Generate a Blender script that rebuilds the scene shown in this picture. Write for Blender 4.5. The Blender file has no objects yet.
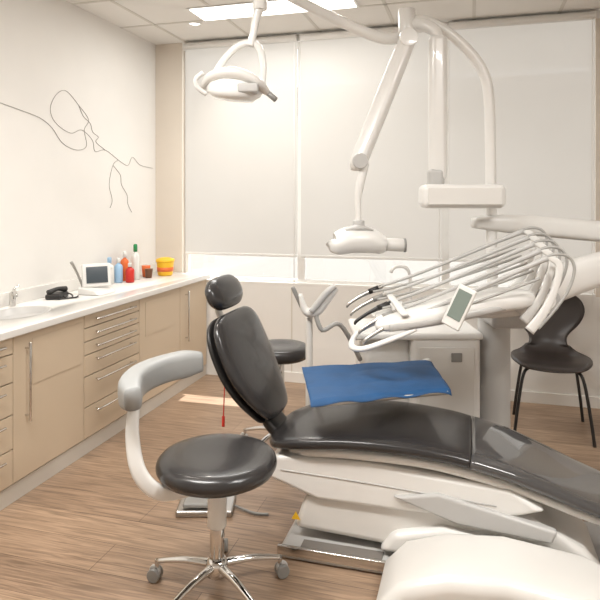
import bpy, bmesh, math, random
from mathutils import Vector, Matrix, Euler
random.seed(4)
scene = bpy.context.scene
scene.view_settings.view_transform = 'Standard'
scene.view_settings.look = 'None'

# ---------------------------------------------------------------- materials
def srgb(r, g, b):
    f = lambda c: (c/255/12.92) if c/255 <= 0.04045 else ((c/255+0.055)/1.055)**2.4
    return (f(r), f(g), f(b), 1)

def mat(name, col, rough=0.5, metal=0.0, bump=0.0, bscale=200, var=0.0, vscale=5, coat=0.0, emit=None, estr=0, trans=0, spec=0.5):
    m = bpy.data.materials.new(name); m.use_nodes = True
    nt = m.node_tree; b = nt.nodes['Principled BSDF']
    b.inputs['Base Color'].default_value = col
    b.inputs['Roughness'].default_value = rough
    b.inputs['Metallic'].default_value = metal
    b.inputs['Coat Weight'].default_value = coat
    b.inputs['Specular IOR Level'].default_value = spec
    b.inputs['Transmission Weight'].default_value = trans
    tc = nt.nodes.new('ShaderNodeTexCoord')
    if emit:
        b.inputs['Emission Color'].default_value = emit
        b.inputs['Emission Strength'].default_value = estr
    n = nt.nodes.new('ShaderNodeTexNoise'); n.inputs['Scale'].default_value = vscale
    nt.links.new(tc.outputs['Object'], n.inputs['Vector'])
    mx = nt.nodes.new('ShaderNodeMixRGB'); mx.blend_type = 'MULTIPLY'
    mx.inputs['Fac'].default_value = var if var else 0.04
    mx.inputs['Color1'].default_value = col
    nt.links.new(n.outputs['Fac'], mx.inputs['Color2'])
    nt.links.new(mx.outputs['Color'], b.inputs['Base Color'])
    if bump:
        n2 = nt.nodes.new('ShaderNodeTexNoise'); n2.inputs['Scale'].default_value = bscale
        nt.links.new(tc.outputs['Object'], n2.inputs['Vector'])
        bp = nt.nodes.new('ShaderNodeBump'); bp.inputs['Strength'].default_value = bump
        bp.inputs['Distance'].default_value = 0.002
        nt.links.new(n2.outputs['Fac'], bp.inputs['Height'])
        nt.links.new(bp.outputs['Normal'], b.inputs['Normal'])
    return m

M_wall = mat('wall_paint', srgb(234,231,226), 0.9, bump=0.1, bscale=300)
M_wallb = mat('wall_paint_beige', srgb(220,210,197), 0.9)
M_ceil = mat('ceiling_tile', srgb(234,231,226), 0.95, bump=0.3, bscale=150)
M_grid = mat('ceiling_grid', srgb(214,210,202), 0.7)
M_white = mat('white_plastic', srgb(230,228,224), 0.28, coat=0.3)
M_white2 = mat('white_enamel', srgb(222,219,214), 0.3, coat=0.2)
M_lgray = mat('light_gray_plastic', srgb(186,184,181), 0.35)
M_gray = mat('gray_plastic', srgb(140,138,134), 0.4)
M_hose = mat('hose_gray', srgb(168,166,162), 0.4)
M_black = mat('black_leather', srgb(47,45,45), 0.27, bump=0.12, bscale=400, coat=0.15)
M_black2 = mat('black_leather_cover', srgb(74,73,73), 0.12, coat=0.8, bump=0.05, bscale=60)
M_dark = mat('dark_plastic', srgb(38,36,35), 0.4)
M_pit = mat('dark_recess', srgb(120,114,108), 0.6)
M_chrome = mat('chrome', srgb(215,213,210), 0.12, metal=1)
M_steel = mat('brushed_steel', srgb(190,187,183), 0.3, metal=1)
M_cab = mat('cabinet_beige', srgb(209,190,165), 0.5)
M_cabe = mat('cabinet_gap', srgb(130,112,92), 0.8)
M_toe = mat('cabinet_plinth', srgb(212,205,194), 0.6)
M_counter = mat('counter_white', srgb(232,229,224), 0.25, coat=0.2)
M_blue = mat('blue_bib', srgb(30,84,134), 0.65, bump=1.0, bscale=22, var=0.4, vscale=9)
M_tread = mat('armrest_gray', srgb(160,161,160), 0.4)
M_chair = mat('chair_black', srgb(54,47,44), 0.35)
M_yellow = mat('yellow_plastic', srgb(240,190,40), 0.4)
M_red = mat('red_plastic', srgb(200,45,35), 0.4)
M_green = mat('green_plastic', srgb(40,140,80), 0.4)
M_orange = mat('orange_plastic', srgb(225,110,50), 0.4)
M_clear = mat('clear_bottle', srgb(225,225,220), 0.15)
M_bluepl = mat('pale_blue_plastic', srgb(160,195,225), 0.3)
M_brown = mat('brown_plastic', srgb(120,80,55), 0.4)
M_screen = mat('screen_glass', srgb(120,130,122), 0.15, emit=srgb(150,160,150), estr=0.1)
M_screend = mat('screen_dark', srgb(66,74,80), 0.12)
M_line = mat('wall_art_line', srgb(172,166,160), 0.7)
M_sill = mat('sill_white', srgb(238,235,230), 0.5)
M_lamp = mat('lamp_glass', srgb(240,240,235), 0.1, emit=(1,0.97,0.9,1), estr=0.3)
M_panel = mat('light_panel', srgb(255,252,246), 0.5, emit=(1,0.97,0.92,1), estr=3.0)
M_bld = mat('outdoor_plaster', srgb(196,188,178), 0.9)
M_roof = mat('outdoor_roof', srgb(95,74,64), 0.9)
M_ground = mat('outdoor_paving', srgb(220,218,214), 0.9)

# blind fabric : see-through screen fabric, emission stands in for daylight from behind
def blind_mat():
    m = bpy.data.materials.new('blind_fabric_glow'); m.use_nodes = True
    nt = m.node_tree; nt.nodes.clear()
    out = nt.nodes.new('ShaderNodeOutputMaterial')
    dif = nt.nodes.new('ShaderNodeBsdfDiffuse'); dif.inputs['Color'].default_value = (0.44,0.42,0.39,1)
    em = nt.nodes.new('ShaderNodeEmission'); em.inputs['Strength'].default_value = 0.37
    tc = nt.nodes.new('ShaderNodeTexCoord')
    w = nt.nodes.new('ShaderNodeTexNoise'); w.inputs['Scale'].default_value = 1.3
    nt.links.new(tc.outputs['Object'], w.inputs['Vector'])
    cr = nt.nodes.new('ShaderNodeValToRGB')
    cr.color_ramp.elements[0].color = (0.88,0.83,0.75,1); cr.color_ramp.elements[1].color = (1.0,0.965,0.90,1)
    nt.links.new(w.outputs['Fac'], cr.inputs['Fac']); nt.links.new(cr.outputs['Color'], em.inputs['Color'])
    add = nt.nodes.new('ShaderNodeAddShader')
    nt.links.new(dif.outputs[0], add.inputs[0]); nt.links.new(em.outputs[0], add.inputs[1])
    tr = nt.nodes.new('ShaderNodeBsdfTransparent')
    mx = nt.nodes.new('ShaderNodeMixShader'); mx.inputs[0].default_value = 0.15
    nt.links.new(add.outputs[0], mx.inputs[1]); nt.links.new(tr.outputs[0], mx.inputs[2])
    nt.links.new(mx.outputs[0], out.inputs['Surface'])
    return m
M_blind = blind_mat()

def glass_mat():
    m = bpy.data.materials.new('window_glass'); m.use_nodes = True
    nt = m.node_tree; nt.nodes.clear()
    out = nt.nodes.new('ShaderNodeOutputMaterial')
    g = nt.nodes.new('ShaderNodeBsdfGlossy'); g.inputs['Roughness'].default_value = 0.02
    tr = nt.nodes.new('ShaderNodeBsdfTransparent')
    mx = nt.nodes.new('ShaderNodeMixShader'); mx.inputs[0].default_value = 0.06
    nt.links.new(tr.outputs[0], mx.inputs[1]); nt.links.new(g.outputs[0], mx.inputs[2])
    nt.links.new(mx.outputs[0], out.inputs['Surface'])
    return m
M_glass = glass_mat()

def floor_mat():
    m = bpy.data.materials.new('wood_laminate'); m.use_nodes = True
    nt = m.node_tree; b = nt.nodes['Principled BSDF']; L = nt.links.new
    tc = nt.nodes.new('ShaderNodeTexCoord')
    br = nt.nodes.new('ShaderNodeTexBrick'); br.offset = 0.4
    br.inputs['Scale'].default_value = 1.0
    br.inputs['Brick Width'].default_value = 1.25; br.inputs['Row Height'].default_value = 0.19
    br.inputs['Mortar Size'].default_value = 0.0015
    br.inputs['Color1'].default_value = srgb(172,146,122); br.inputs['Color2'].default_value = srgb(150,126,105)
    br.inputs['Mortar'].default_value = srgb(108,88,72)
    L(tc.outputs['Object'], br.inputs['Vector'])
    mp = nt.nodes.new('ShaderNodeMapping'); mp.inputs['Scale'].default_value = (1.4, 26, 1)
    L(tc.outputs['Object'], mp.inputs['Vector'])
    n = nt.nodes.new('ShaderNodeTexNoise'); n.inputs['Scale'].default_value = 2.2
    n.inputs['Detail'].default_value = 10; n.inputs['Distortion'].default_value = 1.6
    L(mp.outputs['Vector'], n.inputs['Vector'])
    cr = nt.nodes.new('ShaderNodeValToRGB')
    cr.color_ramp.elements[0].position = 0.32; cr.color_ramp.elements[0].color = (0.42,0.39,0.37,1)
    cr.color_ramp.elements[1].position = 0.66; cr.color_ramp.elements[1].color = (1.14,1.12,1.1,1)
    L(n.outputs['Fac'], cr.inputs['Fac'])
    mx = nt.nodes.new('ShaderNodeMixRGB'); mx.blend_type = 'MULTIPLY'; mx.inputs['Fac'].default_value = 0.75
    L(br.outputs['Color'], mx.inputs['Color1']); L(cr.outputs['Color'], mx.inputs['Color2'])
    L(mx.outputs['Color'], b.inputs['Base Color'])
    b.inputs['Roughness'].default_value = 0.36
    bp = nt.nodes.new('ShaderNodeBump'); bp.inputs['Strength'].default_value = 0.15; bp.inputs['Distance'].default_value = 0.002
    L(n.outputs['Fac'], bp.inputs['Height']); L(bp.outputs['Normal'], b.inputs['Normal'])
    return m
M_floor = floor_mat()

# ---------------------------------------------------------------- helpers
TH = math.radians(15.8); CT, ST = math.cos(TH), math.sin(TH)
def W(s, d, z):
    """treatment-unit frame (turned 15.8 deg to the room) -> room coordinates"""
    return Vector((CT*s - ST*d, ST*s + CT*d, z))

def empty(name, loc):
    e = bpy.data.objects.new(name, None); e.empty_display_size = 0.1
    e.location = loc; bpy.context.collection.objects.link(e)
    bpy.context.view_layer.update()
    return e

def mesh(name, verts, faces, m, parent=None, smooth=True, bevel=0, seg=3, subsurf=0):
    verts = [Vector(v) for v in verts]
    c = sum(verts, Vector())/len(verts)
    me = bpy.data.meshes.new(name)
    me.from_pydata([v-c for v in verts], [], faces)
    bm = bmesh.new(); bm.from_mesh(me); bmesh.ops.recalc_face_normals(bm, faces=bm.faces); bm.to_mesh(me); bm.free()
    me.materials.append(m)
    o = bpy.data.objects.new(name, me); bpy.context.collection.objects.link(o)
    if smooth:
        for p in me.polygons: p.use_smooth = True
    if bevel:
        b = o.modifiers.new('bevel', 'BEVEL'); b.width = bevel; b.segments = seg; b.limit_method = 'ANGLE'; b.angle_limit = math.radians(30)
        b.harden_normals = False
        wn = o.modifiers.new('wn', 'WEIGHTED_NORMAL')
    if subsurf:
        s = o.modifiers.new('sub', 'SUBSURF'); s.levels = s.render_levels = subsurf
    o.location = c
    if parent:
        o.parent = parent
        o.matrix_parent_inverse = parent.matrix_world.inverted()
    return o

def box(name, x0, x1, y0, y1, z0, z1, m, parent=None, bevel=0, seg=3):
    v = [(x,y,z) for x in (x0,x1) for y in (y0,y1) for z in (z0,z1)]
    f = [(0,1,3,2),(4,6,7,5),(0,4,5,1),(2,3,7,6),(0,2,6,4),(1,5,7,3)]
    return mesh(name, v, f, m, parent, smooth=bevel > 0, bevel=bevel, seg=seg)

def obox(name, c, size, rot, m, parent=None, bevel=0, seg=3):
    R = Euler(rot).to_matrix()
    v = [Vector(c)+R@Vector((x*size[0]/2,y*size[1]/2,z*size[2]/2)) for x in (-1,1) for y in (-1,1) for z in (-1,1)]
    f = [(0,1,3,2),(4,6,7,5),(0,4,5,1),(2,3,7,6),(0,2,6,4),(1,5,7,3)]
    return mesh(name, v, f, m, parent, smooth=bevel > 0, bevel=bevel, seg=seg)

def wbox(name, s0, s1, d0, d1, z0, z1, m, parent=None, bevel=0, seg=3):
    v = [W(s,d,z) for s in (s0,s1) for d in (d0,d1) for z in (z0,z1)]
    f = [(0,1,3,2),(4,6,7,5),(0,4,5,1),(2,3,7,6),(0,2,6,4),(1,5,7,3)]
    return mesh(name, v, f, m, parent, smooth=bevel > 0, bevel=bevel, seg=seg)

def cr_resample(rows, sub):
    out = []
    n = len(rows)
    for i in range(n-1):
        p0 = rows[max(i-1,0)]; p1 = rows[i]; p2 = rows[i+1]; p3 = rows[min(i+2,n-1)]
        for k in range(sub):
            t = k/sub
            out.append([0.5*((2*b)+(-a+c)*t+(2*a-5*b+4*c-d)*t*t+(-a+3*b-3*c+d)*t**3) for a,b,c,d in zip(p0,p1,p2,p3)])
    out.append(list(rows[-1]))
    return out

def sweep(name, pts, rad, m, parent=None, n=16, sub=6, ref=(0,0,1), power=2.0, cap=True):
    """pts: list of 3D; rad: number or list of number / (a,b): half-width (side), half-height"""
    rows = []
    for i, p in enumerate(pts):
        r = rad[i] if isinstance(rad, list) else rad
        if not isinstance(r, tuple): r = (r, r)
        rows.append([p[0], p[1], p[2], r[0], r[1]])
    if sub > 1: rows = cr_resample(rows, sub)
    P = [Vector(r[:3]) for r in rows]
    T = []
    for i in range(len(P)):
        t = P[min(i+1,len(P)-1)] - P[max(i-1,0)]
        T.append(t.normalized() if t.length > 1e-9 else Vector((1,0,0)))
    ref = Vector(ref)
    if abs(T[0].dot(ref)) > 0.97: ref = Vector((0,1,0))
    up = (ref - T[0]*ref.dot(T[0])).normalized()
    verts = []; faces = []
    for i in range(len(P)):
        up = (up - T[i]*up.dot(T[i])).normalized()
        side = T[i].cross(up).normalized()
        a, b = max(rows[i][3], 1e-4), max(rows[i][4], 1e-4)
        for k in range(n):
            an = 2*math.pi*k/n
            c, s = math.cos(an), math.sin(an)
            cx = math.copysign(abs(c)**(2/power), c); sy = math.copysign(abs(s)**(2/power), s)
            verts.append(P[i] + side*a*cx + up*b*sy)
    for i in range(len(P)-1):
        for k in range(n):
            faces.append((i*n+k, i*n+(k+1)%n, (i+1)*n+(k+1)%n, (i+1)*n+k))
    if cap:
        faces.append(tuple(range(n))[::-1]); faces.append(tuple((len(P)-1)*n+k for k in range(n)))
    return mesh(name, verts, faces, m, parent)

def rodd(name, p, q, r, m, parent=None, n=24, bevel=0.004):
    """straight capped cylinder between two points"""
    p = Vector(p); q = Vector(q); t = (q-p).normalized()
    e = min(bevel, r*0.5)
    return sweep(name, [p, p+t*1e-4, p+t*e, q-t*e, q-t*1e-4, q], [r-e, r-e*0.6, r, r, r-e*0.6, r-e], m, parent, n=n, sub=1)

def lathe(name, prof, c, m, parent=None, n=40, axis=(0,0,1)):
    q = Vector((0,0,1)).rotation_difference(Vector(axis)).to_matrix()
    c = Vector(c); verts = []; faces = []
    for r, z in prof:
        for k in range(n):
            an = 2*math.pi*k/n
            verts.append(c + q@Vector((max(r,1e-4)*math.cos(an), max(r,1e-4)*math.sin(an), z)))
    for i in range(len(prof)-1):
        for k in range(n):
            faces.append((i*n+k, i*n+(k+1)%n, (i+1)*n+(k+1)%n, (i+1)*n+k))
    faces.append(tuple(range(n))[::-1]); faces.append(tuple((len(prof)-1)*n+k for k in range(n)))
    return mesh(name, verts, faces, m, parent)

def prism(name, prof, y0, y1, m, parent=None, bevel=0.02, seg=4):
    n = len(prof)
    v = [(x,y0,z) for x,z in prof] + [(x,y1,z) for x,z in prof]
    f = [tuple(range(n)), tuple(range(n,2*n))[::-1]] + [(i,(i+1)%n,n+(i+1)%n,n+i) for i in range(n)]
    return mesh(name, v, f, m, parent, bevel=bevel, seg=seg)

# ---------------------------------------------------------------- room shell
XL, XR, YB, YF, H = -2.67, 3.2, 4.75, -1.3, 2.87
SZ = 0.80   # window sill height
WX = 0.875  # right window jamb
box('floor', XL-0.1, XR+0.1, YF-0.1, YB+0.1, -0.08, 0, M_floor)
cl = empty('ceiling', (0,2,H))
box('ceiling_slab', XL-0.1, XR+0.1, YF-0.1, YB+0.1, H, H+0.1, M_ceil, cl)
x = XL+0.3
i = 0
while x < XR:
    box('ceiling_grid_%d'%i, x-0.012, x+0.012, YF, YB, H-0.004, H, M_grid, cl); x += 0.6; i += 1
y = YB-0.55
while y > YF:
    box('ceiling_grid_%d'%i, XL, XR, y-0.012, y+0.012, H-0.004, H, M_grid, cl); y -= 0.6; i += 1
box('wall_left', XL-0.1, XL, YF-0.1, YB+0.1, 0, H, M_wall)
box('wall_right', XR, XR+0.1, YF-0.1, YB+0.1, 0, H, M_wall)
box('wall_front', XL, XR, YF-0.1, YF, 0, H, M_wall)
wb = empty('wall_back', (0,YB,0))
box('wall_back_lower', XL, XR, YB, YB+0.08, 0, SZ, M_wall, wb)
box('wall_back_pier', XL, -2.41, YB, YB+0.08, SZ, H, M_wallb, wb)
box('wall_back_header', -2.41, XR, YB, YB+0.08, 2.81, H, M_wall, wb)
box('wall_back_right', WX, XR, YB, YB+0.08, SZ, 2.81, M_wallb, wb)
box('wall_back_seam', -1.42, -1.41, YB-0.003, YB, 0.08, SZ-0.02, M_toe, wb)
box('wall_back_seam2', -0.2, -0.19, YB-0.003, YB, 0.08, SZ-0.02, M_toe, wb)
box('added_sun_blocker', -1.42, 4.0, 4.84, 7.1, 2.95, 3.0, M_sill, wb)  # unseen slab added outside to keep sun off all but the left bay
box('baseboard_back', -2.05, XR, YB-0.015, YB, 0, 0.08, M_sill)
wn = empty('window_1', (-0.7,YB+0.05,SZ))
box('sill', -2.41, WX, YB-0.001, YB+0.1, SZ, SZ+0.015, M_sill, wn)
for k, xx in enumerate((-2.40, -1.345, -0.18, WX-0.01)):
    box('mullion_%d'%k, xx-0.03+(0.03 if k==0 else 0), xx+0.03-(0.03 if k==3 else 0), YB+0.04, YB+0.08, SZ+0.015, 2.81, M_sill, wn)
box('frame_bottom', -2.37, WX-0.02, YB+0.045, YB+0.075, SZ+0.015, SZ+0.04, M_sill, wn)
box('frame_top', -2.37, WX-0.02, YB+0.045, YB+0.075, 2.76, 2.81, M_sill, wn)
box('pane', -2.37, WX-0.02, YB+0.058, YB+0.062, SZ+0.035, 2.76, M_glass, wn)
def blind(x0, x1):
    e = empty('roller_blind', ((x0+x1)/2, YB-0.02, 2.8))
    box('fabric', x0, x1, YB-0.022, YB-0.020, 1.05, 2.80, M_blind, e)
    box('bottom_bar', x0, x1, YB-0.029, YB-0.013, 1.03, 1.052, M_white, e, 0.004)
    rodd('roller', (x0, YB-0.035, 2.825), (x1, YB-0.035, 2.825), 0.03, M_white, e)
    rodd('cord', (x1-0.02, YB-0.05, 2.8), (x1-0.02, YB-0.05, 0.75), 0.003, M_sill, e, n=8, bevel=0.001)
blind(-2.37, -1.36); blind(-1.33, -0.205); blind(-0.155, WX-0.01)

# outside
ob = empty('neighbour_building', (-1,12,0))
box('facade', -9, 7, 12, 15, -3, 3.25, M_bld, ob)
prism('roof', [(-9.4,3.25),(7.4,3.25),(7.0,3.75),(-9,3.75)], 11.5, 15, M_roof, ob, 0)
box('outdoor_ground', -12, 12, 5.2, 11.4, -3.1, -3, M_ground)

# ceiling light panels
def panel(x0,x1,y0,y1):
    e = empty('ceiling_light_panel', ((x0+x1)/2,(y0+y1)/2,H))
    box('diffuser', x0+0.02,x1-0.02,y0+0.02,y1-0.02,H-0.012,H-0.006,M_panel,e)
    box('frame', x0,x1,y0,y1,H-0.006,H-0.0041,M_white,e)
panel(-1.95,-0.75,3.9,4.2)
panel(-1.95,-0.75,1.2,1.5)
panel(0.6,1.8,1.2,1.5)
for (xx,yy) in ((-2.05,2.9),(-2.05,1.6),(-2.05,4.25)):
    e = empty('recessed_downlight', (xx,yy,H))
    lathe('trim_ring', [(0.055,0),(0.055,-0.008),(0.045,-0.012),(0.04,-0.006),(0.04,0)], (xx,yy,H), M_white, e)
    lathe('lens', [(0.0,-0.004),(0.04,-0.004),(0.04,-0.001),(0,-0.001)], (xx,yy,H), M_panel, e)

# wall line drawing
art = empty('line_drawing_mural', (XL+0.004, 3.8, 1.9))
head = [(2.75,2.09),(2.929,2.073),(3.09,2.055),(3.27,2.029),(3.385,1.978),(3.49,1.888),(3.64,1.853),(3.755,1.89),(3.73,2.004),(3.78,2.084),(3.665,2.172),(3.53,2.249),(3.43,2.21),(3.367,2.108),(3.415,2.02),(3.574,1.965),(3.70,2.0),(3.825,1.94),(3.86,1.86),(3.99,1.88),(4.165,1.816),(4.30,1.78),(4.37,1.852),(4.49,1.794),(4.70,1.778)]
hand = [(4.165,1.816),(4.09,1.77),(4.04,1.62),(4.08,1.5),(4.05,1.44)]
hand2 = [(4.09,1.77),(4.19,1.70),(4.21,1.62),(4.29,1.54),(4.30,1.47),(4.36,1.40)]
face = [(3.665,2.172),(3.72,2.10),(3.80,2.06),(3.83,2.0),(3.90,1.97),(3.87,1.93),(3.99,1.88)]
for i, c in enumerate((head, hand, hand2, face)):
    sweep('line_%d'%i, [(XL+0.0025, a, b) for a,b in c], 0.002, M_line, art, n=6, sub=6)

# ---------------------------------------------------------------- left cabinets
cab = empty('base_cabinet_row', (-2.4,3.2,0))
CX = -2.17
box('carcass', XL+0.005, CX-0.02, 0.6, YB-0.005, 0.09, 0.825, M_cabe, cab)
box('plinth', XL+0.005, CX-0.01, 0.6, YB-0.005, 0.0, 0.09, M_toe, cab)
def front(y0,y1,z0,z1,nm):
    box(nm, CX-0.02, CX, y0+0.003, y1-0.003, z0+0.003, z1-0.003, M_cab, cab, 0.002, 2)
def hbar(yc,z,L=0.2):
    rodd('handle_bar', (CX+0.03,yc-L,z),(CX+0.03,yc+L,z),0.006,M_chrome,cab,n=12)
    for q in (-L+0.03,L-0.03): rodd('handle_post',(CX-0.002,yc+q,z),(CX+0.03,yc+q,z),0.005,M_chrome,cab,n=10)
def vbar(yc,z0,z1):
    rodd('handle_bar', (CX+0.03,yc,z0),(CX+0.03,yc,z1),0.007,M_chrome,cab,n=12)
    for q in (z0+0.03,z1-0.03): rodd('handle_post',(CX-0.002,yc,q),(CX+0.03,yc,q),0.005,M_chrome,cab,n=10)
def drawers(y0,y1,zs):
    for a,b in zip(zs[:-1],zs[1:]):
        front(y0,y1,b,a,'drawer_front'); hbar((y0+y1)/2,a-0.035,(y1-y0)*0.36)
drawers(1.90,2.466,[0.825,0.74,0.60,0.44,0.27,0.095])
front(2.466,3.033,0.095,0.825,'door_leaf'); vbar(2.55,0.38,0.78)
box('door_inset',CX,CX+0.003,2.60,3.00,0.55,0.79,M_cab,cab,0.001,1)
drawers(3.033,3.64,[0.825,0.745,0.665,0.585,0.46,0.28,0.095])
front(3.64,4.24,0.095,0.825,'door_leaf')
box('door_inset',CX,CX+0.003,3.72,4.16,0.55,0.79,M_cab,cab,0.001,1)
front(4.24,4.73,0.095,0.825,'door_leaf'); vbar(4.33,0.38,0.78)
front(1.3,1.90,0.095,0.825,'door_leaf'); front(0.62,1.3,0.095,0.825,'door_leaf')
ct = box('countertop', XL+0.003, -2.14, 0.58, YB-0.005, 0.827, 0.87, M_counter, cab, 0.008)
box('upstand', XL+0.002, XL+0.02, 0.58, YB-0.005, 0.87, 0.95, M_counter, cab, 0.003)
# sink
SX, SY = -2.43, 2.80
cut = lathe('sink_cutter', [(1,-0.1),(1,0.1)], (0,0,0), M_counter)
cut.scale = (0.14,0.19,1); cut.location = (SX,SY,0.87)
bpy.context.view_layer.update()
bm_ = ct.modifiers.new('cut','BOOLEAN'); bm_.object = cut; bm_.operation='DIFFERENCE'
dg = bpy.context.evaluated_depsgraph_get()
nm = bpy.data.meshes.new_from_object(ct.evaluated_get(dg)); ct.modifiers.clear(); ct.data = nm
bpy.data.objects.remove(cut)
vs=[];fs=[];N=40
prof=[(1.07,0.8705),(1.04,0.874),(0.98,0.872),(0.93,0.84),(0.8,0.833),(0.15,0.8305)]
for r,z in prof:
    for k in range(N):
        an=2*math.pi*k/N; vs.append((SX+0.14*r*math.cos(an),SY+0.19*r*math.sin(an),z))
for i in range(len(prof)-1):
    for k in range(N): fs.append((i*N+k,i*N+(k+1)%N,(i+1)*N+(k+1)%N,(i+1)*N+k))
fs.append(tuple((len(prof)-1)*N+k for k in range(N)))
mesh('sink_bowl',vs,fs,M_lgray,cab)
FY=2.96
rodd('faucet_body',(-2.61,FY,0.87),(-2.61,FY,0.95),0.018,M_chrome,cab)
sweep('faucet_spout',[(-2.61,FY,0.93),(-2.59,FY-0.02,0.96),(-2.55,FY-0.05,0.965),(-2.52,FY-0.07,0.945)],0.009,M_chrome,cab,n=12)
sweep('faucet_lever',[(-2.61,FY,0.95),(-2.61,FY+0.02,0.975),(-2.61,FY+0.05,0.985)],[0.01,0.007,0.006],M_chrome,cab,n=10)

# counter-top things
Z0 = 0.871
ph = empty('curing_light_cradle', (-2.50,3.26,Z0))
obox('cradle',(-2.54,3.27,Z0+0.018),(0.10,0.15,0.036),(0,0,0.3),M_dark,ph,0.012)
sweep('handset',[(-2.55,3.20,Z0+0.045),(-2.54,3.27,Z0+0.06),(-2.53,3.34,Z0+0.05)],[0.018,0.013,0.02],M_dark,ph,n=12)
sweep('coiled_cable',[(-2.48,3.21,Z0+0.008),(-2.44,3.28,Z0+0.008),(-2.48,3.33,Z0+0.02),(-2.52,3.31,Z0+0.03),(-2.47,3.26,Z0+0.008),(-2.42,3.30,Z0+0.008),(-2.45,3.36,Z0+0.008)],0.005,M_dark,ph,n=8)
dv = empty('apex_locator_device', (-2.42,3.52,Z0))
prism('base',[(-2.50,Z0),(-2.50,Z0+0.05),(-2.38,Z0+0.035),(-2.33,Z0)],3.42,3.62,M_white,dv,0.008)
obox('display',(-2.43,3.53,Z0+0.12),(0.035,0.19,0.16),(0,-0.22,-0.75),M_white,dv,0.012)
obox('display_glass',(-2.418,3.519,Z0+0.125),(0.014,0.14,0.11),(0,-0.22,-0.75),M_screend,dv,0.002)
sweep('wand',[(-2.49,3.47,Z0+0.04),(-2.515,3.44,Z0+0.14),(-2.54,3.41,Z0+0.22)],[0.008,0.008,0.011],M_steel,dv,n=10)
def bottle(nm,x,y,h,r,mb,mc,body_cap=0.25):
    e = empty(nm,(x,y,Z0))
    lathe('bottle_body',[(r*0.9,0),(r,0.006),(r,h*0.62),(r*0.8,h*0.7),(r*0.35,h*0.76),(r*0.35,h*0.8)],(x,y,Z0),mb,e,24)
    lathe('bottle_cap',[(r*0.45,h*0.79),(r*0.45,h*0.97),(r*0.3,h)],(x,y,Z0),mc,e,20)
bottle('disinfectant_bottle',-2.60,3.94,0.20,0.035,M_clear,M_bluepl)
bottle('disinfectant_bottle',-2.58,4.03,0.19,0.032,M_bluepl,M_white)
bottle('red_label_bottle',-2.50,4.06,0.15,0.033,M_red,M_clear)
bottle('green_cap_bottle',-2.55,4.22,0.28,0.035,M_clear,M_green)
bottle('orange_label_bottle',-2.59,4.13,0.23,0.033,M_orange,M_white)
bottle('clear_spray_bottle',-2.60,4.30,0.20,0.03,M_clear,M_white)
wx = empty('wipes_box',(-2.585,3.83,Z0))
box('carton',-2.63,-2.54,3.78,3.88,Z0,Z0+0.12,M_white,wx,0.006)
box('carton_lid',-2.632,-2.538,3.778,3.882,Z0+0.12,Z0+0.135,M_clear,wx,0.004)
bt = empty('paper_cup_stack',(-2.52,4.33,Z0))
lathe('cup',[(0.025,0),(0.032,0.07),(0.034,0.072),(0.030,0.073)],(-2.50,4.34,Z0),M_brown,bt,24)
lathe('cup_2',[(0.028,0),(0.036,0.09),(0.033,0.091)],(-2.56,4.40,Z0),M_orange,bt,24)
sh = empty('sharps_container',(-2.48,4.50,Z0))
lathe('tub',[(0.055,0),(0.062,0.01),(0.072,0.11),(0.072,0.115)],(-2.45,4.52,Z0),M_yellow,sh,32)
lathe('lid',[(0.075,0.112),(0.077,0.118),(0.077,0.135),(0.05,0.145),(0.03,0.15)],(-2.45,4.52,Z0),M_yellow,sh,32)
lathe('label_band',[(0.066,0.035),(0.0695,0.07)],(-2.45,4.52,Z0),M_orange,sh,32)

# ---------------------------------------------------------------- stools
def star_base(e, cx, cy, rr, angs, zc=0.09):
    lathe('hub',[(0.03,0.06),(0.042,0.07),(0.042,0.11),(0.034,0.13)],(cx,cy,0),M_chrome,e,28)
    for k,a in enumerate(angs):
        a = math.radians(a)+TH
        u = Vector((math.cos(a),math.sin(a),0)); c = Vector((cx,cy,0))
        sweep('star_leg_%d'%k,[c+u*0.03+Vector((0,0,0.105)),c+u*rr*0.55+Vector((0,0,0.10)),c+u*rr+Vector((0,0,0.078))],[(0.018,0.015),(0.015,0.012),(0.012,0.009)],M_chrome,e,n=14)
        w = c+u*rr
        t = Vector((-u.y,u.x,0))
        rodd('caster_stem_%d'%k,w+Vector((0,0,0.045)),w+Vector((0,0,0.085)),0.009,M_chrome,e,n=12)
        q = w+u*0.008+Vector((0,0,0.026))
        for sgn in (-1,1):
            rodd('caster_wheel_%d'%k,q+t*sgn*0.006,q+t*sgn*0.024,0.026,M_gray,e,n=24)
        rodd('caster_hood_%d'%k,q-t*0.007+Vector((0,0,0.012)),q+t*0.007+Vector((0,0,0.012)),0.024,M_lgray,e,n=20)
def seat_prof(r,z0,z1):
    h=z1-z0
    return [(r*0.3,z0),(r*0.86,z0+0.002),(r*0.95,z0+h*0.15),(r*0.995,z0+h*0.4),(r,z0+h*0.55),(r*0.985,z0+h*0.72),(r*0.93,z0+h*0.9),(r*0.84,z0+h*0.98),(r*0.6,z1),(r*0.3,z1-0.003),(0.01,z1-0.004)]
c = W(-0.318,2.30,0)
st = empty('operator_stool',c)
star_base(st,c.x,c.y,0.255,[165,93,21,-51,-123])
lathe('seat',seat_prof(0.23,0.455,0.53),(c.x,c.y,0),M_black,st,64)
lathe('seat_pan',[(0.05,0.43),(0.17,0.44),(0.2,0.456),(0.1,0.458)],(c.x,c.y,0),M_dark,st,48)
rodd('gas_cylinder_cover',(c.x,c.y,0.25),(c.x,c.y,0.44),0.036,M_white,st,n=32)
rodd('gas_cylinder',(c.x,c.y,0.10),(c.x,c.y,0.27),0.027,M_chrome,st,n=32)
arc=[];rads=[]
for k in range(9):
    a = math.radians(110+ (210-110)*k/8)
    arc.append(W(-0.318+0.32*math.cos(a),2.30+0.32*math.sin(a),0.80-0.012*k/8))
    rads.append((0.044*(0.7 if k in (0,8) else 1),0.055*(0.75 if k in (0,8) else 1)))
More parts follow.
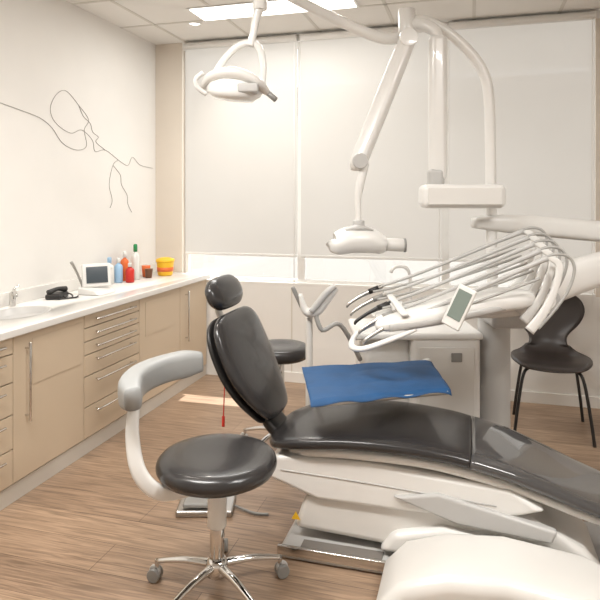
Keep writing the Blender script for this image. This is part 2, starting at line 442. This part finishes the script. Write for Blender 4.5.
sweep('arm_pad',arc,rads,M_tread,st,n=24,power=3.6)
sweep('arm_bracket',[W(-0.615,2.24,0.76),W(-0.615,2.2,0.64),W(-0.58,2.17,0.51),W(-0.50,2.18,0.435),W(-0.38,2.25,0.425),W(-0.32,2.29,0.428)],[(0.014,0.020),(0.014,0.025),(0.014,0.028),(0.014,0.028),(0.012,0.026),(0.012,0.026)],M_white,st,n=18,power=3,ref=(CT,ST,0))

c2 = W(-0.12,3.65,0)
st2 = empty('assistant_stool',c2)
star_base(st2,c2.x,c2.y,0.23,[20,92,164,236,308])
lathe('seat',seat_prof(0.185,0.54,0.62),(c2.x,c2.y,0),M_black,st2,48)
rodd('gas_cylinder',(c2.x,c2.y,0.10),(c2.x,c2.y,0.55),0.025,M_chrome,st2,n=24)

# foot pedal
p = W(-0.44,2.93,0)
fp = empty('foot_control_pedal',p)
wbox('pedal_base',-0.59,-0.32,2.83,3.03,0.0,0.03,M_steel,fp,0.01)
wbox('pedal_plate',-0.56,-0.36,2.85,2.98,0.03,0.055,M_gray,fp,0.012)
sweep('pedal_cable',[W(-0.33,2.93,0.012),W(-0.22,2.86,0.008),W(-0.15,2.85,0.008)],0.006,M_gray,fp,n=10)

# ---------------------------------------------------------------- dental chair
dc = empty('dental_chair',(-0.3,2.68,0))
YC = 2.68
def path(rows): return [(r[0],YC,r[1]) for r in rows],[(r[2],r[3]) for r in rows]
P_,R_ = path([(-0.865,.428,.03,.010),(-0.86,.43,.13,.018),(-0.82,.44,.215,.028),(-0.7,.468,.262,.036),(-0.5,.494,.272,.038),(-0.3,.499,.272,.038),(-0.1,.485,.266,.037),(0,.469,.26,.036)])
sweep('seat_pad',P_,R_,M_black,dc,n=40,power=3.2)
P_,R_ = path([(0.002,.469,.262,.037),(.15,.436,.255,.036),(.3,.385,.24,.034),(.45,.33,.222,.032),(.6,.282,.20,.031),(.72,.252,.16,.026),(.765,.243,.10,.016),(.772,.242,.03,.008)])
sweep('leg_pad',P_,R_,M_black2,dc,n=40,power=3.2)
P_,R_ = path([(-0.80,.390,.12,.02),(-0.72,.412,.2,.028),(-0.5,.44,.235,.03),(-0.2,.44,.235,.03),(0.0,.415,.23,.03),(.15,.38,.22,.028),(.3,.332,.20,.026),(.45,.28,.18,.024),(.58,.238,.14,.02)])
sweep('under_shell',P_,R_,M_white,dc,n=32,power=3.4)
prism('housing',[(-.86,.31),(-.86,.35),(-.80,.405),(-.4,.415),(.15,.38),(.28,.31),(.1,.25),(-.3,.235),(-.62,.235),(-.76,.28)],2.45,2.90,M_white,dc,0.03)
prism('pedestal',[(-.73,.09),(-.68,.24),(-.3,.27),(.2,.28),(.42,.17),(.5,.07),(-.2,.07)],2.47,2.88,M_white2,dc,0.03)
prism('pedestal_step',[(-.36,.07),(-.30,.15),(-.1,.20),(.3,.17),(.5,.06)],2.43,2.9,M_white,dc,0.025)
prism('lift_arm',[(-.30,.30),(-.12,.335),(.32,.25),(.30,.20),(-.05,.225)],2.43,2.47,M_lgray,dc,0.012)
box('base_plate',-.77,.75,2.39,2.97,0,.05,M_lgray,dc,0.02)
box('base_recess',-.68,-.34,2.405,2.465,.05,.056,M_pit,dc,0.002,1)
box('base_edge',-.775,-.30,2.385,2.40,0.02,.06,M_chrome,dc,0.004)
prism('front_cover',[(-.34,0),(-.32,.07),(-.24,.155),(-.08,.21),(.12,.23),(.4,.20),(.62,.11),(.68,0)],2.09,2.425,M_white2,dc,0.05,5)
mesh('warning_label',[(-0.735,2.463,0.135),(-0.695,2.463,0.135),(-0.715,2.463,0.17)],[(0,1,2)],M_yellow,dc,False)
sweep('housing_trim',[(-.78,2.449,.345),(-.4,2.449,.335),(.1,2.449,.31)],(0.002,0.003),M_lgray,dc,n=8)
# back
bp0 = Vector((-.865,YC,.50)); bp1 = Vector((-1.105,YC,.965))
def back_rows(off, sc, th):
    nrm = Vector((bp1.z-bp0.z,0,-(bp1.x-bp0.x))).normalized()
    pts=[];rd=[]
    for t,w_,b_ in [(0,.05,.012),(.02,.12,.02),(.1,.165,.03),(.28,.225,.036),(.48,.262,.038),(.68,.268,.038),(.84,.255,.036),(.94,.215,.03),(.99,.15,.02),(1.0,.07,.01)]:
        q = bp0.lerp(bp1,t)+nrm*(off-0.02*math.sin(math.pi*t)); pts.append(q); rd.append((w_*sc,b_*th))
    return pts,rd,nrm
pts,rd,nrm = back_rows(0.01,1,1)
sweep('back_pad',pts,rd,M_black,dc,n=40,power=2.8)
pts2,rd2,_ = back_rows(-0.04,0.95,0.6)
sweep('back_shell',pts2,rd2,M_dark,dc,n=32,power=3)
sweep('back_hinge',[(-.93,YC,.56),(-.88,YC,.46),(-.78,YC,.40),(-.65,YC,.38)],[(.09,.03)]*4,M_dark,dc,n=20,power=3)
h0 = Vector((-1.105,YC,.985)); h1 = Vector((-1.165,YC,1.13))
hp=[];hr=[]
for t,w_,b_ in [(0,.05,.014),(.05,.115,.028),(.25,.165,.042),(.5,.178,.046),(.75,.165,.042),(.95,.115,.028),(1,.05,.014)]:
    hp.append(h0.lerp(h1,t)); hr.append((w_,b_))
sweep('headrest_pad',hp,hr,M_black,dc,n=36,power=2.4)
sweep('headrest_stem',[(-1.12,YC,.88),(-1.165,YC,.96),(-1.17,YC,1.04)],[(.03,.009)]*3,M_steel,dc,n=16,power=3)

ly = empty('red_lanyard',W(-0.36,2.85,0.45))
sweep('cord',[W(-0.352,2.84,0.72),W(-0.36,2.86,0.6),W(-0.365,2.86,0.46)],0.003,M_red,ly,n=8)
sweep('tag',[W(-0.365,2.86,0.47),W(-0.366,2.86,0.42)],[(0.008,0.004),(0.008,0.004)],M_red,ly,n=8)

# ---------------------------------------------------------------- tray with blue bib
tr = empty('instrument_tray_table', (-0.42,2.77,0.67))
TL,TR_,BR,BL = Vector((-.80,2.86,.672)),Vector((-.19,3.165,.672)),Vector((-.075,2.71,.672)),Vector((-.625,2.37,.672))
cen=(TL+TR_+BR+BL)/4
def quadslab(nm,sc,z0,z1,m,par,bev):
    q=[cen+(p_-cen)*sc for p_ in (TL,TR_,BR,BL)]
    v=[(a.x,a.y,z0) for a in q]+[(a.x,a.y,z1) for a in q]
    return mesh(nm,v,[(0,1,2,3),(4,7,6,5),(0,4,5,1),(1,5,6,2),(2,6,7,3),(3,7,4,0)],m,par,True,bev)
quadslab('tray',0.96,.645,.662,M_steel,tr,0.006)
N1,N2=48,40; vs=[];fs=[]
for i in range(N1+1):
    for j in range(N2+1):
        u=i/N1;v=j/N2
        p_=(BL.lerp(BR,u)).lerp(TL.lerp(TR_,u),v)
        z=.668+0.005*abs(math.sin(u*math.pi*3+0.3*math.sin(v*5)))+0.004*abs(math.sin(v*math.pi*2.5+0.4*math.sin(u*6)))
        if v<0.05 : z-=0.014*(1-v/0.05)+0.004*math.sin(u*20)
        if u>0.97 : z-=0.008*(u-0.97)/0.03
        vs.append((p_.x,p_.y,z))
for i in range(N1):
    for j in range(N2):
        a=i*(N2+1)+j; fs.append((a,a+1,a+N2+2,a+N2+1))
bl = mesh('blue_bib_sheet',vs,fs,M_blue,tr)
so = bl.modifiers.new('s','SOLIDIFY'); so.thickness=0.002
sweep('tray_arm',[(-.42,2.78,.635),(-.38,2.95,.63),(-.3,3.15,.62),(-.22,3.34,.62)],(.025,.018),M_white,tr,n=14)

# ---------------------------------------------------------------- delivery unit
un = empty('dental_delivery_unit', W(0.7,3.5,0))
wbox('unit_cabinet',0.62,1.01,3.34,3.78,0.0,0.74,M_white,un,0.03,4)
wbox('unit_cabinet_side',0.34,0.64,3.40,3.74,0.28,0.72,M_white,un,0.05,5)
wbox('unit_front_panel',0.66,0.97,3.333,3.342,0.06,0.68,M_white2,un,0.01)
wbox('unit_badge',0.84,0.90,3.328,3.334,0.60,0.65,M_gray,un,0.002,1)
wbox('unit_top_lip',0.30,1.02,3.33,3.76,0.72,0.76,M_white,un,0.015)
q=W(1.115,3.45,0)
lathe('unit_column',[(0.11,0),(0.10,0.02),(0.09,0.04),(0.09,0.88),(0.085,0.93),(0.05,0.95)],q,M_lgray,un,40)
lathe('cuspidor_bowl',[(0.03,0.76),(0.05,0.77),(0.12,0.81),(0.13,0.825),(0.12,0.825),(0.10,0.80),(0.02,0.775)],W(0.55,3.57,0),M_white2,un,40)
sweep('cuspidor_tap',[W(0.66,3.62,0.75),W(0.665,3.62,1.0),W(0.64,3.6,1.09),W(0.57,3.58,1.10),W(0.54,3.57,1.07)],0.010,M_white,un,n=12)
# main arms
sweep('main_arm',[W(0.78,2.93,0.965),W(0.95,2.96,0.975),W(1.12,3.0,1.01),W(1.28,3.02,1.075),W(1.48,3.08,1.13),W(1.75,3.2,1.17),W(1.95,3.35,1.17)],[(.05,.03),(.07,.055),(.075,.075),(.075,.085),(.07,.085),(.07,.08),(.07,.07)],M_white,un,n=28,power=2.8)
rodd('arm_joint',W(1.20,2.90,1.01),W(1.20,3.1,1.01),0.062,M_lgray,un,n=32)
rodd('arm_joint_cap',W(1.20,2.892,1.01),W(1.20,2.91,1.01),0.037,M_white,un,n=32)
wbox('arm_knuckle',0.98,1.24,3.05,3.42,0.84,0.95,M_lgray,un,0.03)
sweep('upper_arm',[W(0.98,3.40,1.37),W(1.2,3.40,1.365),W(1.6,3.42,1.33),W(1.97,3.42,1.30)],[(.05,.03),(.06,.055),(.06,.06),(.06,.06)],M_white,un,n=24,power=3)
rodd('support_post',W(1.97,3.40,0),W(1.97,3.40,1.42),0.08,M_white,un,n=32)
# delivery head
sweep('head_body',[W(0.36,2.84,0.915),W(0.40,2.84,0.925),W(0.6,2.86,0.965),W(0.85,2.89,1.01),W(1.05,2.92,1.025),W(1.12,2.93,1.025)],[(.08,.01),(.15,.035),(.18,.052),(.18,.055),(.14,.045),(.06,.02)],M_white,un,n=32,power=3)
sweep('head_rim',[W(0.40,2.69,0.925),W(0.6,2.685,0.955),W(0.85,2.71,1.0),W(1.02,2.78,1.02)],(.008,.016),M_lgray,un,n=14)
sweep('rack',[W(0.47,2.68,0.985),W(0.455,2.85,1.01),W(0.44,3.08,1.035)],(.018,.010),M_white,un,n=16,power=3)
sweep('rack_leg',[W(0.46,2.88,1.01),W(0.47,2.88,0.95)],(.03,.03),M_white,un,n=16,sub=2)
sweep('head_handle',[W(0.40,2.95,0.91),W(0.29,2.93,0.86),W(0.24,2.8,0.825),W(0.28,2.70,0.83),W(0.40,2.68,0.875),W(0.52,2.70,0.92)],(.016,.011),M_white,un,n=14)
for i in range(5):
    d = 3.06-0.085*i; zo=-0.026*i; sl=0.012*i; sr=0.035-0.004*i
    pp=[(.38,1.05,0),(.54,1.105,.25),(.75,1.19,.5),(.97,1.285,.75),(1.10,1.34,1)]
    sweep('whip_arm_%d'%i,[W(a+sl*(1-t)+sr*t,d,b+zo) for a,b,t in pp],[.006,.008,.009,.011,.014],M_lgray,un,n=12)
    pp2=[(1.07,1.335),(1.14,1.358),(1.20,1.345),(1.225,1.29),(1.20,1.20),(1.14,1.11),(1.06,1.02)]
    sweep('hose_loop_%d'%i,[W(a+sr,d,b+zo) for a,b in pp2],0.007,M_hose,un,n=12)
    pp3=[(1.10,1.345),(1.155,1.31),(1.14,1.21),(1.09,1.10),(1.02,1.01)]
    sweep('whip_bracket_%d'%i,[W(a+sr,d,b+zo) for a,b in pp3],[(.006,.011),(.007,.017),(.008,.016),(.009,.02),(.010,.024)],M_white,un,n=14,power=3,ref=(-CT,-ST,0))
    pp4=[(.37,1.035,0),(.50,1.065,.2),(.70,1.125,.5),(.92,1.20,.8),(1.06,1.25,1)]
    sweep('hose_%d'%i,[W(a+sl*(1-t)+sr*t,d-0.02,b+zo) for a,b,t in pp4],0.006,M_hose,un,n=10)
    hpz=[(.42,1.06),(.36,1.035),(.31,1.01),(.27,.985),(.245,.965),(.24,.952)]
    sweep('handpiece_%d'%i,[W(a+sl,d,b+zo) for a,b in hpz],[.010,.012,.009,.008,.008,.005],M_steel if i!=2 else M_dark,un,n=14)
    sweep('handpiece_grip_%d'%i,[W(a+sl,d,b+zo) for a,b in [(.40,1.052),(.35,1.031)]],0.0135,M_gray if i%2 else M_dark,un,n=14,sub=1)
# control tablet
R0 = Euler((math.radians(-12),math.radians(22),TH+math.radians(-35)))
cp = W(0.69,2.60,1.035)
obox('control_panel',cp,(0.085,0.022,0.19),R0,M_white,un,0.008)
off = R0.to_matrix()@Vector((0,-0.0125,0.01))
obox('control_panel_screen',cp+off,(0.062,0.004,0.13),R0,M_screen,un,0.001,1)
sweep('control_panel_stalk',[W(0.67,2.62,0.97),W(0.70,2.78,0.97)],0.02,M_white,un,n=12,sub=1)

# suction / assistant arm (part of the unit)
sweep('suction_post',[W(0.05,3.28,0.30),W(0.05,3.28,0.6),W(0.05,3.28,0.86)],[(.02,.02)]*3,M_white2,un,n=16)
sweep('suction_link',[W(0.05,3.28,0.32),W(0.2,3.3,0.34),W(0.36,3.42,0.36)],(.03,.02),M_white,un,n=14)
sweep('suction_head',[W(0.00,3.25,0.99),W(0.03,3.25,0.90),W(0.09,3.25,0.90),W(0.15,3.25,0.97),W(0.20,3.25,1.02)],[(.03,.012),(.035,.022),(.04,.028),(.035,.025),(.02,.012)],M_white,un,n=18)
rodd('suction_tip',W(-0.04,3.24,1.03),W(0.02,3.25,0.90),0.012,M_gray,un,n=14)
sweep('suction_handpiece',[W(0.06,3.21,0.90),W(0.14,3.21,1.0),W(0.19,3.21,1.04)],[.016,.02,.014],M_lgray,un,n=16)
sweep('suction_hose',[W(0.08,3.23,0.90),W(0.12,3.23,0.80),W(0.22,3.27,0.82),W(0.34,3.38,0.6)],0.013,M_hose,un,n=12)

# ---------------------------------------------------------------- pole, lamp, x-ray
D=3.4
lp = empty('dental_operating_lamp', W(1.065,D,0.95))
sweep('lamp_pole',[W(1.09,D,0.96),W(1.085,D,1.3),W(1.08,D,1.7),W(1.07,D,2.08),W(1.035,D,2.23),W(0.95,D,2.35),W(0.83,D,2.455),W(0.72,D,2.51),W(0.62,D,2.515)],[.03]*9,M_white,lp,n=24)
rodd('pole_hub',W(0.605,D,2.40),W(0.605,D,2.58),0.048,M_white,lp,n=32)
sweep('lamp_arm_a',[W(0.60,D,2.43),W(0.45,D-0.05,2.405),W(0.15,3.25,2.50),W(-0.12,3.08,2.58),W(-0.20,3.0,2.58)],[.030,.032,.028,.026,.026],M_white,lp,n=20)
rodd('lamp_elbow',W(-0.20,3.0,2.62),W(-0.20,3.0,2.45),0.036,M_white,lp,n=28)
sweep('lamp_arm_b',[W(-0.20,3.0,2.48),W(-0.22,3.0,2.40),W(-0.235,3.0,2.32),W(-0.25,3.0,2.27)],[.028,.02,.018,.022],M_white,lp,n=18)
sweep('yoke_bar',[W(-0.43,3.0,2.12),W(-0.38,3.0,2.20),W(-0.31,3.0,2.27),W(-0.24,3.0,2.285),W(-0.20,3.0,2.25),W(-0.185,3.0,2.17),W(-0.19,3.0,2.08)],(.018,.010),M_white,lp,n=16,ref=(-ST,CT,0))
lathe('lamp_head',[(0.02,-0.02),(0.06,-0.025),(0.11,-0.018),(0.135,0.0),(0.14,0.02),(0.13,0.05),(0.10,0.075),(0.05,0.09),(0.005,0.093)],W(-0.33,3.0,2.03),M_white,lp,40,axis=W(0.12,-0.25,1))
lathe('lamp_lens',[(0.0,-0.031),(0.10,-0.029),(0.105,-0.02),(0,-0.018)],W(-0.33,3.0,2.03),M_lamp,lp,36,axis=W(0.12,-0.25,1))
sweep('lamp_wing',[W(-0.49,2.98,2.05),W(-0.42,2.96,2.10),W(-0.32,2.95,2.11),W(-0.22,2.96,2.075),W(-0.16,2.98,2.03)],[(.02,.012),(.07,.028),(.085,.035),(.07,.028),(.02,.014)],M_white2,lp,n=20,power=2.6)
sweep('lamp_handle_left',[W(-0.46,2.95,2.02),W(-0.50,2.93,2.05),W(-0.505,2.92,2.09),W(-0.47,2.92,2.12)],.012,M_white,lp,n=12)
sweep('lamp_handle_right',[W(-0.17,2.98,2.04),W(-0.12,2.96,1.995)],[.014,.014],M_gray,lp,n=14,sub=2)
wbox('lamp_control_box',-0.30,-0.20,2.86,2.92,2.015,2.06,M_lgray,lp,0.01)

xr = empty('dental_xray_machine', W(0.765,D,1.5))
DX = 3.34
rodd('xray_pivot',W(0.60,3.4,2.36),W(0.60,3.4,2.40),0.04,M_lgray,xr)
wbox('xray_column',0.715,0.815,DX-0.04,DX+0.04,1.60,2.42,M_white,xr,0.035,5)
wbox('xray_column_foot',0.71,0.80,DX-0.045,DX+0.045,1.565,1.68,M_lgray,xr,0.03,4)
sweep('xray_column_top',[W(0.60,3.4,2.49),W(0.68,3.38,2.49),W(0.755,3.35,2.44),W(0.765,3.34,2.36)],[(.035,.035)]*4,M_white,xr,n=18)
wbox('xray_control_unit',0.65,1.10,3.18,3.33,1.455,1.585,M_white,xr,0.035,5)
wbox('xray_control_panel',0.68,1.07,3.172,3.182,1.475,1.565,M_white2,xr,0.003,2)
rodd('unit_bracket',W(1.06,3.3,1.52),W(1.08,3.4,1.52),0.035,M_lgray,xr)
# scissor arm
sweep('xray_arm_upper',[W(0.60,3.32,2.40),W(0.585,3.32,2.36),W(0.45,3.30,2.03),W(0.325,3.28,1.72),W(0.315,3.28,1.69)],[(.03,.03),(.04,.045),(.04,.048),(.04,.045),(.03,.03)],M_white,xr,n=20,power=3.2)
rodd('xray_shoulder',W(0.595,3.27,2.39),W(0.595,3.40,2.39),0.05,M_white,xr,n=28)
rodd('xray_elbow',W(0.325,3.21,1.71),W(0.325,3.33,1.71),0.042,M_lgray,xr,n=28)
sweep('xray_arm_lower',[W(0.355,3.26,1.70),W(0.325,3.26,1.58),W(0.315,3.26,1.50),W(0.318,3.26,1.40),W(0.318,3.26,1.33)],[.022,.024,.018,.016,.022],M_white,xr,n=18)
rodd('xray_wrist',W(0.318,3.26,1.39),W(0.318,3.26,1.33),0.032,M_lgray,xr,n=24)
sweep('xray_head',[W(0.19,3.22,1.265),W(0.20,3.22,1.265),W(0.27,3.235,1.285),W(0.36,3.25,1.285),W(0.43,3.26,1.265),W(0.46,3.265,1.26)],[(.05,.035),(.065,.05),(.075,.062),(.075,.062),(.06,.05),(.045,.042)],M_white,xr,n=28,power=3)
sweep('xray_cone',[W(0.44,3.265,1.26),W(0.50,3.27,1.257),W(0.565,3.275,1.253),W(0.57,3.275,1.253)],[.036,.036,.036,.033],M_white2,xr,n=28,sub=1)
lathe('xray_cone_ring',[(.020,0),(.038,0),(.038,.012),(.020,.012)],W(0.565,3.275,1.253),M_gray,xr,28,axis=W(1,0,0))
sweep('xray_head_cap',[W(0.24,3.235,1.338),W(0.31,3.24,1.35),W(0.39,3.25,1.338)],[(.03,.008),(.05,.02),(.03,.008)],M_lgray,xr,n=18)

# ---------------------------------------------------------------- visitor chair
cc = W(1.64,3.93,0)
ch = empty('moulded_shell_chair', cc)
fa = math.radians(-108)+TH
F = Vector((math.cos(fa),math.sin(fa),0)); Rr = Vector((-F.y,F.x,0))*-1
def C(a,b,z): return cc+Rr*a+F*b+Vector((0,0,z))
rows=[( .225,.435,.16),( .20,.452,.20),( .12,.462,.235),( .0,.458,.245),(-.10,.455,.23),(-.17,.47,.17),(-.215,.52,.12),(-.235,.58,.125),(-.25,.66,.20),(-.265,.74,.235),(-.28,.81,.215),(-.29,.855,.15),(-.293,.87,.08)]
rows=cr_resample(rows,4); vs=[];fs=[];N=14
for b,z,w_ in rows:
    for k in range(N+1):
        u=-1+2*k/N
        bend=0.03*u*u
        vs.append(C(u*w_, b+(bend if z>.5 else 0), z+(bend*0.6 if z<=.5 else 0)))
for i in range(len(rows)-1):
    for k in range(N):
        a=i*(N+1)+k; fs.append((a,a+1,a+N+2,a+N+1))
sh_=mesh('seat_shell',vs,fs,M_chair,ch); so=sh_.modifiers.new('s','SOLIDIFY'); so.thickness=0.012
for k,(a,b) in enumerate(((.22,.22),(-.22,.22),(.21,-.20),(-.21,-.20))):
    sweep('leg_%d'%k,[C(a*0.25,b*0.25,.438),C(a*0.62,b*0.62,.428),C(a*0.80,b*0.80,.38),C(a*0.95,b*0.95,.18),C(a*1.05,b*1.05,.0)],0.010,M_dark,ch,n=12)
lathe('seat_mount',[(.05,.43),(.07,.436),(.07,.446),(.05,.45)],C(0,0,0),M_dark,ch,24)

# ---------------------------------------------------------------- lights
def area(nm,loc,sx,sy,en,col,rot=(0,0,0)):
    l=bpy.data.lights.new(nm,'AREA'); l.shape='RECTANGLE'; l.size=sx; l.size_y=sy; l.energy=en; l.color=col
    o=bpy.data.objects.new(nm,l); o.location=loc; o.rotation_euler=rot; bpy.context.collection.objects.link(o); return o
area('ceiling_panel_light',(-1.35,4.05,H-0.03),1.15,0.28,22,(1,.985,.955))
area('ceiling_panel_light',(-1.35,1.35,H-0.03),1.15,0.28,60,(1,.985,.955))
area('ceiling_panel_light',(1.2,1.35,H-0.03),1.15,0.28,62,(1,.985,.955))
for (xx,yy) in ((-2.05,2.9),(-2.05,1.6),(-2.05,4.25)):
    l=bpy.data.lights.new('downlight_spot','SPOT'); l.energy=27; l.spot_size=math.radians(110); l.spot_blend=0.8; l.color=(1,.92,.83); l.shadow_soft_size=0.05
    o=bpy.data.objects.new('downlight_spot',l); o.location=(xx,yy,H-0.03); o.rotation_euler=(0,math.radians(-12),0); bpy.context.collection.objects.link(o)
s=bpy.data.lights.new('sun','SUN'); s.energy=10; s.angle=math.radians(0.6); s.color=(1,.98,.95)
o=bpy.data.objects.new('sun',s); bpy.context.collection.objects.link(o)
el=math.radians(57); dirv=Vector((0.04,-math.cos(el),-math.sin(el)))
o.rotation_euler=dirv.to_track_quat('-Z','Y').to_euler(); o.location=(0,8,6)

w=bpy.data.worlds.new('world'); scene.world=w; w.use_nodes=True
bg=w.node_tree.nodes['Background']; bg.inputs['Color'].default_value=(0.88,0.94,1,1); bg.inputs['Strength'].default_value=2.6

# ---------------------------------------------------------------- camera (level, with vertical lens shift)
cam=bpy.data.cameras.new('camera'); co=bpy.data.objects.new('camera',cam); bpy.context.collection.objects.link(co)
cam.sensor_width=36; cam.lens=36.0; cam.shift_y=-100/600
co.location=(0,0,1.5); co.rotation_euler=(math.radians(90),0,TH)
scene.camera=co
